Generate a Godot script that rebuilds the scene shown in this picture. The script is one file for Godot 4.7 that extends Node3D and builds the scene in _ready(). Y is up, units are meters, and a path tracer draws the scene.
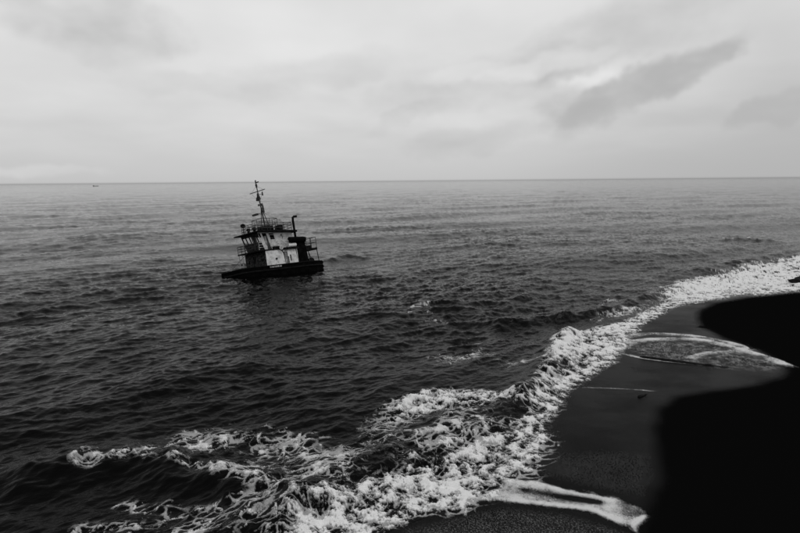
extends Node3D
# A half-sunken tug off a black-sand beach, seen from about twelve metres up, in grey overcast light.

const EYE := 12.0            # camera height in metres
const FOCAL := 571.0         # focal length in photograph pixels (800 x 533)
var cam_basis: Basis
var rng := RandomNumberGenerator.new()

# ------------------------------------------------------------------ pixels to directions and places
func ray(px: float, py: float) -> Vector3:
	return cam_basis * Vector3((px - 400.0) / FOCAL, -(py - 266.5) / FOCAL, -1.0)

func ground(px: float, py: float, h := 0.0) -> Vector2:
	var d := ray(px, py)
	var t := (h - EYE) / d.y
	return Vector2(d.x * t, d.z * t)

func on_sand(px: float, py: float) -> Vector2:
	var p := ground(px, py)
	for k in 5:
		p = ground(px, py, maxf(0.0, sand_h(p.x, p.y)))
	return p

func grounds(a: Array, sand := false) -> PackedVector2Array:
	var o := PackedVector2Array()
	for k in range(0, a.size(), 2):
		o.append(on_sand(a[k], a[k + 1]) if sand else ground(a[k], a[k + 1]))
	return o

# ------------------------------------------------------------------ noises
func noise(seed_: int, wave: float, octaves := 4, kind := FastNoiseLite.TYPE_SIMPLEX_SMOOTH, gain := 0.5) -> FastNoiseLite:
	var n := FastNoiseLite.new()
	n.seed = seed_
	n.noise_type = kind
	n.frequency = 1.0 / wave
	n.fractal_type = FastNoiseLite.FRACTAL_FBM if octaves > 1 else FastNoiseLite.FRACTAL_NONE
	n.fractal_octaves = octaves
	n.fractal_gain = gain
	return n

func ridged(seed_: int, wave: float, octaves: int, gain: float) -> FastNoiseLite:
	var n := noise(seed_, wave, octaves, FastNoiseLite.TYPE_SIMPLEX_SMOOTH, gain)
	n.fractal_type = FastNoiseLite.FRACTAL_RIDGED
	return n

var n_swell := noise(3, 26.0, 2)
var n_chop := ridged(7, 5.0, 4, 0.54)
var n_rip := noise(11, 1.3, 3)
var n_boil := noise(13, 1.1, 4)
var n_gust := noise(17, 60.0, 3)
var n_patch := noise(19, 3.2, 4)
var n_fine := noise(23, 0.9, 6, FastNoiseLite.TYPE_SIMPLEX_SMOOTH, 0.8)
var n_speck := noise(29, 0.09, 3)
var n_sand := noise(31, 7.0, 3)
var n_warp := noise(37, 2.6, 3)
var n_lace: FastNoiseLite
var n_lace2: FastNoiseLite
const CREST := Vector2(0.86, -0.51)   # along the crests, the run of the shore
const RUN := Vector2(0.51, 0.86)      # the way the waves travel

# ------------------------------------------------------------------ fields kept on a grid: distance from the waterline, foam
const GX0 := -40.0
const GZ0 := -110.0
const CELL := 0.4
const GW := 351
const GH := 271
var shore: PackedVector2Array
var land: PackedVector2Array
var f_shore := PackedFloat32Array()
var f_foam := PackedFloat32Array()
var f_ridge := PackedFloat32Array()

func field(f: PackedFloat32Array, x: float, z: float) -> float:
	var u := clampf((x - GX0) / CELL, 0.0, GW - 1.001)
	var v := clampf((z - GZ0) / CELL, 0.0, GH - 1.001)
	var i := int(u)
	var j := int(v)
	u -= i
	v -= j
	var k := j * GW + i
	return lerpf(lerpf(f[k], f[k + 1], u), lerpf(f[k + GW], f[k + GW + 1], u), v)

func line_dist(p: Vector2, line: PackedVector2Array) -> float:
	var best := 1e9
	for k in line.size() - 1:
		var q := Geometry2D.get_closest_point_to_segment(p, line[k], line[k + 1])
		best = minf(best, p.distance_squared_to(q))
	return sqrt(best)

func smooth_line(a: PackedVector2Array, per := 4) -> PackedVector2Array:
	var o := PackedVector2Array()
	for k in a.size() - 1:
		for s in per:
			o.append(a[k].cubic_interpolate(a[k + 1], a[maxi(k - 1, 0)], a[mini(k + 2, a.size() - 1)], float(s) / per))
	o.append(a[a.size() - 1])
	return o

func make_shore() -> void:
	var a := PackedVector2Array([Vector2(-60, 12), Vector2(-24, -3)])
	a.append_array(grounds([372, 540, 425, 519, 470, 509, 508, 497, 527, 478, 543, 456, 551, 433, 557, 412, 572, 391, 598, 374, 620, 356, 631, 337, 645, 322, 665, 310, 695, 302, 740, 296.5, 800, 291.5]))
	a.append_array(PackedVector2Array([Vector2(75, -70), Vector2(180, -95), Vector2(600, -160)]))
	shore = smooth_line(a, 2)
	land = shore.duplicate()
	land.append_array(PackedVector2Array([Vector2(600, 300), Vector2(-60, 300)]))
	f_shore.resize(GW * GH)
	f_foam.resize(GW * GH)
	f_ridge.resize(GW * GH)
	for j in GH:
		for i in GW:
			var p := Vector2(GX0 + i * CELL, GZ0 + j * CELL)
			if i % 2 == 0 and j % 2 == 0:
				var d := line_dist(p, shore)
				f_shore[j * GW + i] = d if Geometry2D.is_point_in_polygon(p, land) else -d
	for j in GH:      # between: means of the neighbours
		for i in GW:
			if i % 2 == 1 and j % 2 == 0:
				f_shore[j * GW + i] = 0.5 * (f_shore[j * GW + i - 1] + f_shore[j * GW + i + 1])
	for j in range(1, GH, 2):
		for i in GW:
			f_shore[j * GW + i] = 0.5 * (f_shore[(j - 1) * GW + i] + f_shore[(j + 1) * GW + i])

func shore_at(x: float, z: float) -> float:
	if x < GX0 or z < GZ0:
		return -30.0
	if x > 99.0 or z > -3.0:
		return 30.0 if Geometry2D.is_point_in_polygon(Vector2(x, z), land) else -30.0
	return field(f_shore, x, z)

# lays a polygon of foam (or of open water, when the amount is negative) on the field
func lay(px: Array, amount: float, soft: float, add := false) -> void:
	var poly := grounds(px)
	var edge := poly.duplicate()
	edge.append(poly[0])
	var box := Rect2(poly[0], Vector2.ZERO)
	for p in poly:
		box = box.expand(p)
	box = box.grow(soft)
	for j in range(maxi(0, int((box.position.y - GZ0) / CELL)), mini(GH, int((box.end.y - GZ0) / CELL) + 2)):
		for i in range(maxi(0, int((box.position.x - GX0) / CELL)), mini(GW, int((box.end.x - GX0) / CELL) + 2)):
			var p := Vector2(GX0 + i * CELL, GZ0 + j * CELL)
			var d := line_dist(p, edge)
			if not Geometry2D.is_point_in_polygon(p, poly):
				d = -d
			var c := smoothstep(-soft, soft, d) * amount
			var k := j * GW + i
			f_foam[k] = maxf(f_foam[k], c) if amount > 0 and not add else f_foam[k] + c

func stroke(px: Array, amount: float, width: float) -> void:
	var line := smooth_line(grounds(px), 4)
	var box := Rect2(line[0], Vector2.ZERO)
	for p in line:
		box = box.expand(p)
	box = box.grow(width * 2.0)
	for j in range(maxi(0, int((box.position.y - GZ0) / CELL)), mini(GH, int((box.end.y - GZ0) / CELL) + 2)):
		for i in range(maxi(0, int((box.position.x - GX0) / CELL)), mini(GW, int((box.end.x - GX0) / CELL) + 2)):
			var d := line_dist(Vector2(GX0 + i * CELL, GZ0 + j * CELL), line) / width
			var k := j * GW + i
			f_foam[k] = maxf(f_foam[k], amount * exp(-d * d))

# a breaking crest: a ridge in the water along a line
func ridge(px: Array, high: float, wide: float) -> void:
	var line := smooth_line(grounds(px), 4)
	var box := Rect2(line[0], Vector2.ZERO)
	for p in line:
		box = box.expand(p)
	box = box.grow(wide * 3.0)
	for j in range(maxi(0, int((box.position.y - GZ0) / CELL)), mini(GH, int((box.end.y - GZ0) / CELL) + 2)):
		for i in range(maxi(0, int((box.position.x - GX0) / CELL)), mini(GW, int((box.end.x - GX0) / CELL) + 2)):
			var d := line_dist(Vector2(GX0 + i * CELL, GZ0 + j * CELL), line) / wide
			f_ridge[j * GW + i] += high * exp(-d * d)

func make_foam_field() -> void:
	# the white mass that has run up to the sand
	lay([250, 545, 285, 512, 320, 492, 365, 480, 400, 467, 440, 452, 475, 441, 505, 428, 528, 412, 545, 398, 556, 412, 553, 430, 557, 442, 547, 455, 541, 466, 530, 480, 512, 491, 492, 504, 455, 514, 425, 520, 400, 533, 375, 560, 230, 560], 0.76, 0.9)
	# torn foam behind it
	lay([180, 533, 240, 505, 250, 470, 300, 452, 350, 432, 385, 408, 425, 394, 480, 394, 527, 398, 548, 398, 520, 430, 440, 470, 330, 505, 270, 545, 180, 560], 0.5, 1.2)
	lay([384, 402, 420, 391, 470, 393, 522, 397, 535, 404, 485, 411, 430, 414, 398, 412], 0.74, 0.7)
	lay([395, 428, 430, 420, 470, 419, 522, 409, 526, 416, 472, 431, 432, 440, 402, 446], -0.22, 0.8, true)
	lay([300, 470, 340, 452, 380, 440, 400, 452, 350, 470], -0.12, 0.8, true)
	# lace over the swell on the left
	lay([92, 468, 118, 449, 150, 440, 205, 428, 265, 424, 320, 440, 330, 470, 250, 492, 215, 470, 150, 466], 0.43, 1.3)
	lay([140, 450, 190, 444, 250, 452, 300, 464, 270, 478, 210, 466], 0.5, 0.8)
	stroke([92, 466, 130, 461, 180, 466, 235, 480, 275, 492], 0.66, 0.45)
	lay([135, 478, 165, 473, 205, 480, 240, 492, 215, 504, 160, 502, 132, 495], -0.55, 0.7, true)
	stroke([125, 500, 175, 508, 225, 505, 262, 498], 0.5, 0.4)
	stroke([85, 528, 120, 522, 150, 531, 185, 526], 0.6, 0.5)
	lay([85, 545, 100, 525, 170, 526, 200, 545], 0.42, 0.6)
	stroke([268, 424, 285, 432, 290, 438], 0.6, 0.3)
	lay([95, 520, 160, 512, 215, 508, 262, 498, 255, 545, 95, 545], 0.38, 0.8)
	# along the shore to the bend
	lay([526, 408, 538, 384, 548, 358, 560, 338, 590, 328, 622, 322, 642, 311, 662, 303, 684, 297, 694, 302, 667, 312, 647, 325, 634, 338, 622, 357, 598, 375, 572, 392, 557, 413], 0.86, 0.7)
	lay([534, 390, 552, 366, 578, 362, 574, 378, 550, 398], -0.34, 0.8, true)
	lay([590, 324, 640, 312, 672, 302, 660, 300, 620, 311, 588, 318], 0.42, 0.9)
	# the wide white water beyond the bend
	lay([648, 292, 684, 279, 714, 273, 745, 266, 800, 256, 860, 248, 900, 285, 800, 291, 740, 296, 700, 302, 674, 306, 668, 300], 1.05, 1.8)
	lay([690, 293, 730, 289, 775, 288, 770, 290, 725, 293], -0.42, 0.8, true)
	lay([640, 296, 668, 286, 690, 290, 668, 298], -0.3, 1.0, true)
	lay([760, 262, 790, 258, 800, 266, 770, 270], -0.2, 1.0, true)
	# thin wisps on open water
	lay([422, 352, 470, 340, 525, 356, 520, 376, 455, 374], 0.33, 2.2)
	lay([405, 318, 430, 308, 455, 314, 440, 324], 0.3, 1.2)
	stroke([413, 310, 428, 308, 441, 306], 0.5, 0.35)
	stroke([600, 300, 612, 296, 622, 297], 0.45, 0.6)
	stroke([722, 238, 735, 240, 748, 242], 0.55, 1.0)
	stroke([80, 466, 88, 460, 93, 455], 0.5, 0.25)
	# breaking crests
	ridge([40, 476, 100, 462, 160, 462, 215, 474, 260, 490, 290, 510], 0.55, 1.3)
	ridge([330, 470, 380, 452, 440, 432, 500, 412, 530, 395], 0.35, 1.5)
	ridge([240, 540, 300, 508, 360, 490], 0.3, 1.6)
	ridge([528, 398, 545, 372, 560, 350, 566, 336], 0.55, 1.0)
	ridge([500, 323, 560, 317, 610, 309, 640, 300, 668, 290, 690, 284], 0.6, 1.2)
	ridge([690, 272, 745, 262, 800, 252, 860, 245], 0.3, 1.8)
	ridge([690, 234, 730, 241, 760, 243], 0.6, 2.4)
	ridge([332, 258, 346, 255.5, 360, 256], 0.42, 1.3)
	ridge([-40, 440, 60, 415, 150, 388, 250, 372], 0.28, 1.8)

func sand_h(x: float, z: float) -> float:
	var s := shore_at(x, z)
	if s < 0.0:
		return 0.12 * s
	var rise := 0.035 * s if s < 14.0 else 0.49 + 0.05 * (s - 14.0)
	return rise + 0.03 * n_sand.get_noise_2d(x, z) * minf(1.0, s * 0.3)

func sea_h(x: float, z: float) -> float:
	var u := x * RUN.x + z * RUN.y
	var w := x * CREST.x + z * CREST.y
	var r2 := x * x + z * z
	var s := shore_at(x, z)
	var calm := clampf(-s / 6.0, 0.04, 1.0)
	var h := 0.75 * n_swell.get_noise_2d(u, w * 0.35)
	var gust := 0.85 + 0.8 * n_gust.get_noise_2d(x, z)
	var c := n_chop.get_noise_2d(u, w * 0.5)
	h += gust * 0.33 * c
	if r2 < 14400.0:
		h += 0.085 * gust * (0.5 - absf(n_rip.get_noise_2d(u, w * 0.6)) * 1.6)
	h *= calm
	if x > GX0 and z > GZ0 and x < 99.0:
		h += field(f_ridge, x, z) * clampf(-s / 2.0, 0.0, 1.0) * (1.0 + 0.5 * n_warp.get_noise_2d(x, z))
		var d := field(f_foam, x, z)
		if d > 0.2:
			var b := n_boil.get_noise_2d(x, z)
			h += (d - 0.2) * (0.36 * b + 0.03 * n_fine.get_noise_2d(x, z)) * clampf(0.12 - s * 0.35, 0.12, 1.0) * (0.4 if x > 28.0 else lerpf(1.0, 0.4, clampf((x - 12.0) / 16.0, 0.0, 1.0)))
	return h

# ------------------------------------------------------------------ meshes
func mesh_of(pos: PackedVector3Array, nor: PackedVector3Array, idx: PackedInt32Array, uv: PackedVector2Array, col := PackedColorArray()) -> ArrayMesh:
	var a := []
	a.resize(Mesh.ARRAY_MAX)
	a[Mesh.ARRAY_VERTEX] = pos
	a[Mesh.ARRAY_NORMAL] = nor
	a[Mesh.ARRAY_INDEX] = idx
	a[Mesh.ARRAY_TEX_UV] = uv
	if col.size():
		a[Mesh.ARRAY_COLOR] = col
	var m := ArrayMesh.new()
	m.add_surface_from_arrays(Mesh.PRIMITIVE_TRIANGLES, a)
	return m

func grid_normals(pos: PackedVector3Array, nc: int, nr: int) -> PackedVector3Array:
	var o := PackedVector3Array()
	o.resize(pos.size())
	for j in nr:
		var ja := maxi(j - 1, 0) * nc
		var jb := mini(j + 1, nr - 1) * nc
		for i in nc:
			var e := pos[j * nc + mini(i + 1, nc - 1)] - pos[j * nc + maxi(i - 1, 0)]
			var f := pos[jb + i] - pos[ja + i]
			var n := e.cross(f)
			o[j * nc + i] = (n if n.y > 0 else -n).normalized()
	return o

func put(called: String, m: Mesh, mat: Material, parent: Node = self) -> MeshInstance3D:
	var o := MeshInstance3D.new()
	o.name = called
	o.mesh = m
	o.material_override = mat
	parent.add_child(o, true)
	return o

func tag(o: Node, label: String, category: String, group := "", kind := "") -> Node:
	if label: o.set_meta("label", label)
	if category: o.set_meta("category", category)
	if group: o.set_meta("group", group)
	if kind: o.set_meta("kind", kind)
	return o

func grey(linear: float) -> Color:
	return Color(linear, linear, linear).linear_to_srgb()

func plain(linear: float, rough: float, spec := 0.5, metal := 0.0) -> StandardMaterial3D:
	var m := StandardMaterial3D.new()
	m.albedo_color = grey(linear)
	m.roughness = rough
	m.metallic_specular = spec
	m.metallic = metal
	return m

func noise_image(n: FastNoiseLite, size: int) -> Image:
	return n.get_seamless_image(size, size, false, false, 0.15)

# a grey texture from noise: dark where the noise is low, pale where it is high
func blotch(seed_: int, dark: float, pale: float, lo: float, hi: float, wave := 60.0) -> ImageTexture:
	var im := noise_image(noise(seed_, wave, 5, FastNoiseLite.TYPE_SIMPLEX_SMOOTH, 0.62), 256)
	var g := Gradient.new()
	g.offsets = PackedFloat32Array([lo, hi])
	g.colors = PackedColorArray([grey(dark), grey(pale)])
	var out := Image.create(256, 256, true, Image.FORMAT_RGB8)
	for y in 256:
		for x in 256:
			out.set_pixel(x, y, g.sample(im.get_pixel(x, y).r))
	out.generate_mipmaps()
	return ImageTexture.create_from_image(out)

func weathered(seed_: int, dark: float, pale: float, lo: float, hi: float, scale_: float, rough := 0.7) -> StandardMaterial3D:
	var m := StandardMaterial3D.new()
	m.albedo_texture = blotch(seed_, dark, pale, lo, hi)
	m.uv1_triplanar = true
	m.uv1_scale = Vector3.ONE * scale_
	m.roughness = rough
	m.metallic_specular = 0.12
	return m

# ------------------------------------------------------------------ camera, sky, light
func _ready() -> void:
	var t0 := Time.get_ticks_msec()
	rng.seed = 5
	var cam := Camera3D.new()
	cam.name = "camera"
	cam.fov = rad_to_deg(2.0 * atan(266.5 / FOCAL))
	cam.near = 0.1
	cam.far = 120000.0
	cam.position = Vector3(0, EYE, 0)
	cam_basis = Basis(Vector3.RIGHT, deg_to_rad(-8.48)) * Basis(Vector3.BACK, deg_to_rad(-0.5))
	cam.basis = cam_basis
	add_child(cam)
	cam.current = true
	make_sky()
	var sun := DirectionalLight3D.new()
	sun.name = "sun"
	sun.light_energy = 0.35
	sun.light_angular_distance = 24.0
	sun.light_color = Color(1, 1, 1)
	sun.shadow_enabled = true
	sun.basis = Basis.looking_at(-Vector3(0.75, 0.95, -0.1).normalized())
	add_child(sun)
	print("sky ", Time.get_ticks_msec() - t0)
	n_lace = noise(41, 1.7, 1, FastNoiseLite.TYPE_CELLULAR)
	n_lace.cellular_return_type = FastNoiseLite.RETURN_DISTANCE2_SUB
	n_lace2 = noise(43, 0.42, 1, FastNoiseLite.TYPE_CELLULAR)
	n_lace2.cellular_return_type = FastNoiseLite.RETURN_DISTANCE2_SUB
	make_shore()
	make_foam_field()
	print("fields ", Time.get_ticks_msec() - t0)
	make_sea()
	print("sea ", Time.get_ticks_msec() - t0)
	make_beach()
	print("beach ", Time.get_ticks_msec() - t0)
	make_foam()
	print("foam ", Time.get_ticks_msec() - t0)
	make_boat()
	make_small_things()
	print("done ", Time.get_ticks_msec() - t0)

# clouds as soft ovals round a place in the sky: [x, y of the middle in the photograph, half length, half width, turn in degrees, strength]
const CLOUDS := [
	[636, 91, 74, 16, -25, -0.085], [578, 110, 40, 15, -14, -0.05], [690, 66, 34, 13, -20, -0.04],
	[480, 84, 110, 22, -10, -0.035], [610, 36, 90, 26, -14, -0.04], [570, 70, 40, 20, -40, -0.02],
	[95, 20, 62, 30, 8, -0.06], [785, 106, 36, 10, -24, -0.05], [548, 66, 56, 9, -8, 0.06], [600, 80, 26, 8, -24, 0.03], [465, 72, 40, 8, -6, 0.035],
	[410, 116, 40, 10, -22, -0.03], [330, 70, 100, 14, -6, -0.025], [470, 140, 60, 12, -10, -0.025], [30, 170, 45, 5, 0, 0.03], [230, 90, 90, 10, 4, -0.02],
]

func make_sky() -> void:
	var w := 2048
	var h := 1024
	var data := PackedFloat32Array()
	data.resize(w * h * 3)
	var deck := noise(51, 1.0, 5, FastNoiseLite.TYPE_SIMPLEX_SMOOTH, 0.5)
	var edge := noise(53, 0.13, 5, FastNoiseLite.TYPE_SIMPLEX_SMOOTH, 0.6)
	var spots := []
	for c in CLOUDS:
		var d := ray(c[0], c[1]).normalized()
		var az := atan2(d.x, -d.z)
		spots.append([az, asin(d.y), c[2] / FOCAL, c[3] / FOCAL, deg_to_rad(c[4]), c[5]])
	for j in h:
		var el := PI * (0.5 - (j + 0.5) / h)
		if el < -0.02:
			for i in w:
				var q := (j * w + i) * 3
				data[q] = 0.06
				data[q + 1] = 0.06
				data[q + 2] = 0.06
			continue
		var e := maxf(el, 0.0)
		var ce := cos(el)
		for i in w:
			var az := wrapf(TAU * (i + 0.5) / w, -PI, PI)
			var sx := sin(az) * ce
			var sz := -cos(az) * ce
			# sRGB brightness of the veil: duller towards the horizon, brightest ahead and a little to the left
			var low := 0.705 + 0.06 * cos(az + 0.12) - 0.10 * smoothstep(0.1, 0.75, az) * (1.0 - smoothstep(1.2, 2.6, az))
			var v := lerpf(low, 0.9, 1.0 - exp(-e * 7.5))
			v -= 0.025 * smoothstep(0.15, 0.6, az) * (1.0 - smoothstep(1.6, 3.0, az))
			var k := 1.0 / (maxf(sin(el), 0.0) + 0.16)
			v += 0.038 * deck.get_noise_2d(sx * k * 0.9, sz * k * 0.9) * smoothstep(0.0, 0.1, e)
			if absf(az) < 1.0 and e < 0.6:
				var wx := edge.get_noise_2d(az, e) * 0.05
				var wy := edge.get_noise_2d(e * 1.3 + 5.0, az * 0.9 + 2.0) * 0.016
				var lump := 1.0 + 0.9 * edge.get_noise_2d(az * 0.7 + 11.0, e * 1.6)
				for s in spots:
					var dx: float = az - s[0] + wx
					var dy: float = e - s[1] + wy
					if absf(dx) > s[2] * 2.2 + s[3]:
						continue
					var a: float = (dx * cos(s[4]) - dy * sin(s[4])) / s[2]
					var b: float = (dx * sin(s[4]) + dy * cos(s[4])) / s[3]
					var g := a * a + b * b
					if g < 5.0:
						v += s[5] * (1.0 - smoothstep(0.15, 1.8, g)) * 1.2 * lump
			if v < 0.76:
				v = 0.70 + 0.06 * exp((v - 0.76) / 0.06)
			var lin := pow((v + 0.055) / 1.055, 2.4)
			var q := (j * w + i) * 3
			data[q] = lin
			data[q + 1] = lin
			data[q + 2] = lin
	var im := Image.create_from_data(w, h, false, Image.FORMAT_RGBF, data.to_byte_array())
	var mat := PanoramaSkyMaterial.new()
	mat.panorama = ImageTexture.create_from_image(im)
	var sky := Sky.new()
	sky.sky_material = mat
	var env := Environment.new()
	env.background_mode = Environment.BG_SKY
	env.sky = sky
	env.ambient_light_source = Environment.AMBIENT_SOURCE_SKY
	env.tonemap_mode = Environment.TONE_MAPPER_LINEAR
	env.tonemap_exposure = 1.0
	env.sdfgi_enabled = true
	env.ssao_enabled = true
	env.ssil_enabled = true
	var we := WorldEnvironment.new()
	we.name = "world_environment"
	we.environment = env
	add_child(we)

# ------------------------------------------------------------------ the sea: one sheet, finer where it is near
func make_sea() -> void:
	var nc := 1150
	var nr := 880
	var pos := PackedVector3Array()
	var uv := PackedVector2Array()
	pos.resize(nc * nr)
	uv.resize(nc * nr)
	for j in nr:
		var t := 1.0 - pow(1.0 - float(j) / (nr - 1), 1.4)
		var r := 1.0 / lerpf(1.0 / 14.0, 1.0 / 60000.0, t)
		for i in nc:
			var a := lerpf(-0.92, 0.92, float(i) / (nc - 1))
			var x := sin(a) * r
			var z := -cos(a) * r
			pos[j * nc + i] = Vector3(x, sea_h(x, z), z)
			uv[j * nc + i] = Vector2((x * RUN.x + z * RUN.y) / 7.0, (x * CREST.x + z * CREST.y) / 15.0)
	var idx := PackedInt32Array()
	for j in nr - 1:
		for i in nc - 1:
			var k := j * nc + i
			if shore_at(pos[k].x, pos[k].z) > 0.6:
				continue
			idx.append_array([k, k + nc, k + 1, k + 1, k + nc, k + nc + 1])
	var mat := plain(0.0012, 0.03, 0.115)
	var bump := noise_image(noise(61, 90.0, 5, FastNoiseLite.TYPE_SIMPLEX_SMOOTH, 0.6), 1024)
	bump.convert(Image.FORMAT_RGBA8)
	bump.bump_map_to_normal_map(14.0)
	mat.normal_enabled = true
	mat.normal_texture = ImageTexture.create_from_image(bump)
	mat.normal_scale = 0.3
	put("sea", mesh_of(pos, grid_normals(pos, nc, nr), idx, uv), mat).set_meta("kind", "structure")

# ------------------------------------------------------------------ the beach
func beach_sheet(a0: float, a1: float, r0: float, r1: float, nc: int, nr: int, lift: float, cover: Callable) -> ArrayMesh:
	var pos := PackedVector3Array()
	var uv := PackedVector2Array()
	var col := PackedColorArray()
	pos.resize(nc * nr)
	uv.resize(nc * nr)
	col.resize(nc * nr)
	for j in nr:
		var r := 1.0 / lerpf(1.0 / r0, 1.0 / r1, float(j) / (nr - 1))
		for i in nc:
			var a := lerpf(a0, a1, float(i) / (nc - 1))
			var x := sin(a) * r
			var z := -cos(a) * r
			var c: float = cover.call(x, z)
			pos[j * nc + i] = Vector3(x, sand_h(x, z) + lift, z)
			uv[j * nc + i] = Vector2(x, z) / 3.0
			col[j * nc + i] = Color(1, 1, 1, c)
	var idx := PackedInt32Array()
	for j in nr - 1:
		for i in nc - 1:
			var k := j * nc + i
			if maxf(maxf(col[k].a, col[k + 1].a), maxf(col[k + nc].a, col[k + nc + 1].a)) > 0.01:
				idx.append_array([k, k + nc, k + 1, k + 1, k + nc, k + nc + 1])
	return mesh_of(pos, grid_normals(pos, nc, nr), idx, uv, col)

func make_beach() -> void:
	var grain := noise_image(noise(67, 10.0, 4, FastNoiseLite.TYPE_SIMPLEX_SMOOTH, 0.7), 512)
	grain.convert(Image.FORMAT_RGBA8)
	grain.bump_map_to_normal_map(3.0)
	var gt := ImageTexture.create_from_image(grain)
	var dry := plain(0.0025, 1.0, 0.0)
	dry.normal_enabled = true
	dry.normal_texture = gt
	dry.normal_scale = 0.6
	var near := func(x: float, z: float) -> float: return 1.0 if shore_at(x, z) > -3.0 else 0.0
	put("beach", beach_sheet(-0.9, 1.5, 7.0, 400.0, 420, 260, 0.0, near), dry).set_meta("kind", "structure")
	# the wet strip, still glossy from the last waves
	var poly := grounds([380, 560, 640, 545, 640, 528, 651, 505, 661, 482, 658, 455, 656, 430, 659, 410, 676, 397, 710, 391, 755, 385.5, 780, 378, 788, 371, 783, 362.5, 755, 349, 728, 340, 707, 330, 697, 320, 699, 311, 715, 303, 745, 298, 800, 292.5], true)
	poly.append_array(PackedVector2Array([Vector2(80, -90), Vector2(-40, -90), Vector2(-60, 5), Vector2(-5, -4)]))
	var edge := poly.duplicate()
	edge.append(poly[0])
	var wet := func(x: float, z: float) -> float:
		if shore_at(x, z) < -2.0 or x > 80.0:
			return 0.0
		var p := Vector2(x, z)
		var d := line_dist(p, edge)
		if not Geometry2D.is_point_in_polygon(p, poly):
			d = -d
		d += 0.12 * n_warp.get_noise_2d(x, z)
		return smoothstep(-0.4, 0.55, d) * clampf(0.86 + 0.4 * n_patch.get_noise_2d(x * 0.6, z), 0.0, 1.0)
	var wm := plain(0.004, 0.3, 0.1)
	wm.transparency = BaseMaterial3D.TRANSPARENCY_ALPHA
	wm.vertex_color_use_as_albedo = true
	wm.normal_enabled = true
	wm.normal_texture = gt
	wm.normal_scale = 0.22
	put("wet_sand", beach_sheet(-0.5, 0.85, 11.0, 90.0, 460, 420, 0.006, wet), wm).set_meta("kind", "structure")

# ------------------------------------------------------------------ foam
func foam_cover(x: float, z: float, d: float) -> float:
	var u := x * RUN.x + z * RUN.y
	var w := x * CREST.x + z * CREST.y
	var wx := n_warp.get_noise_2d(x, z)
	var wz := n_warp.get_noise_2d(x + 31.0, z - 17.0)
	u += wx * 0.6
	w += wz * 0.6
	var p := n_patch.get_noise_2d(u, w * 0.6)
	var f := n_fine.get_noise_2d(x, z)
	var b := n_boil.get_noise_2d(x, z)
	var e1 := 1.0 - clampf((n_lace.get_noise_2d(x + wx * 0.8 + f * 0.1, z * 0.9 + wz * 0.8 + b * 0.2) + 1.0) * (8.0 - 6.0 * p), 0.0, 1.0)
	var e2 := 1.0 - clampf((n_lace2.get_noise_2d(u, w * 0.6) + 1.0) * 2.4, 0.0, 1.0)
	var solid := smoothstep(0.5, 0.95, d - 0.22 * (1.0 - smoothstep(0.4, 0.72, d)) + 0.42 * p + 1.25 * f + 0.32 * b)
	var thin := (1.0 - smoothstep(0.5, 0.75, d)) * smoothstep(-0.2, -1.6, shore_at(x, z))
	var strands := 0.8 * smoothstep(0.55, 0.85, e1 + 1.1 * f + 0.7 * p + 0.6 * (d - 0.5)) * smoothstep(0.15, 0.45, d + 0.5 * p) * thin * smoothstep(-0.4, 0.2, f + 0.8 * b)
	var wisps := 0.45 * smoothstep(0.5, 0.9, e2 + 0.8 * f + 0.6 * p + 0.6 * (d - 0.5)) * smoothstep(0.2, 0.5, d + 0.4 * p)
	return maxf(solid, maxf(strands, wisps)) * clampf(d * 6.0, 0.0, 1.0)

# a sheet of foam over water and sand; cover(x, z) says how much of the water it hides
func foam_sheet(a0: float, a1: float, r0: float, r1: float, nc: int, nr: int, cover: Callable, thick: float) -> ArrayMesh:
	var pos := PackedVector3Array()
	var uv := PackedVector2Array()
	var col := PackedColorArray()
	pos.resize(nc * nr)
	uv.resize(nc * nr)
	col.resize(nc * nr)
	for j in nr:
		var r := 1.0 / lerpf(1.0 / r0, 1.0 / r1, float(j) / (nr - 1))
		for i in nc:
			var a := lerpf(a0, a1, float(i) / (nc - 1))
			var x := sin(a) * r
			var z := -cos(a) * r
			var c: float = cover.call(x, z)
			var y := 0.0
			if c > 0.004:
				y = maxf(sea_h(x, z) if shore_at(x, z) < 0.6 else -1.0, sand_h(x, z) + 0.008) + 0.012 + c * thick
			else:
				c = 0.0
			pos[j * nc + i] = Vector3(x, y, z)
			uv[j * nc + i] = Vector2(x, z) * 0.5
			col[j * nc + i] = Color(1, 1, 1, c)
	# the rim next to the foam lies on the same water, so that edges do not bend down
	for j in nr:
		for i in nc:
			var k := j * nc + i
			if col[k].a == 0.0:
				var near := false
				for q in [k - 1, k + 1, k - nc, k + nc, k - nc - 1, k - nc + 1, k + nc - 1, k + nc + 1]:
					if q >= 0 and q < nc * nr and col[q].a > 0.0:
						near = true
						break
				if near:
					var x := pos[k].x
					var z := pos[k].z
					pos[k].y = maxf(sea_h(x, z) if shore_at(x, z) < 0.6 else -1.0, sand_h(x, z) + 0.008) + 0.012
	var idx := PackedInt32Array()
	for j in nr - 1:
		for i in nc - 1:
			var k := j * nc + i
			if maxf(maxf(col[k].a, col[k + 1].a), maxf(col[k + nc].a, col[k + nc + 1].a)) > 0.01:
				idx.append_array([k, k + nc, k + 1, k + 1, k + nc, k + nc + 1])
	# leave out what no triangle uses
	var nor := grid_normals(pos, nc, nr)
	var at := PackedInt32Array()
	at.resize(nc * nr)
	at.fill(-1)
	var p2 := PackedVector3Array()
	var n2 := PackedVector3Array()
	var u2 := PackedVector2Array()
	var c2 := PackedColorArray()
	for q in idx.size():
		var k := idx[q]
		if at[k] < 0:
			at[k] = p2.size()
			p2.append(pos[k])
			n2.append(nor[k])
			u2.append(uv[k])
			c2.append(col[k])
		idx[q] = at[k]
	return mesh_of(p2, n2, idx, u2, c2)

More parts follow.
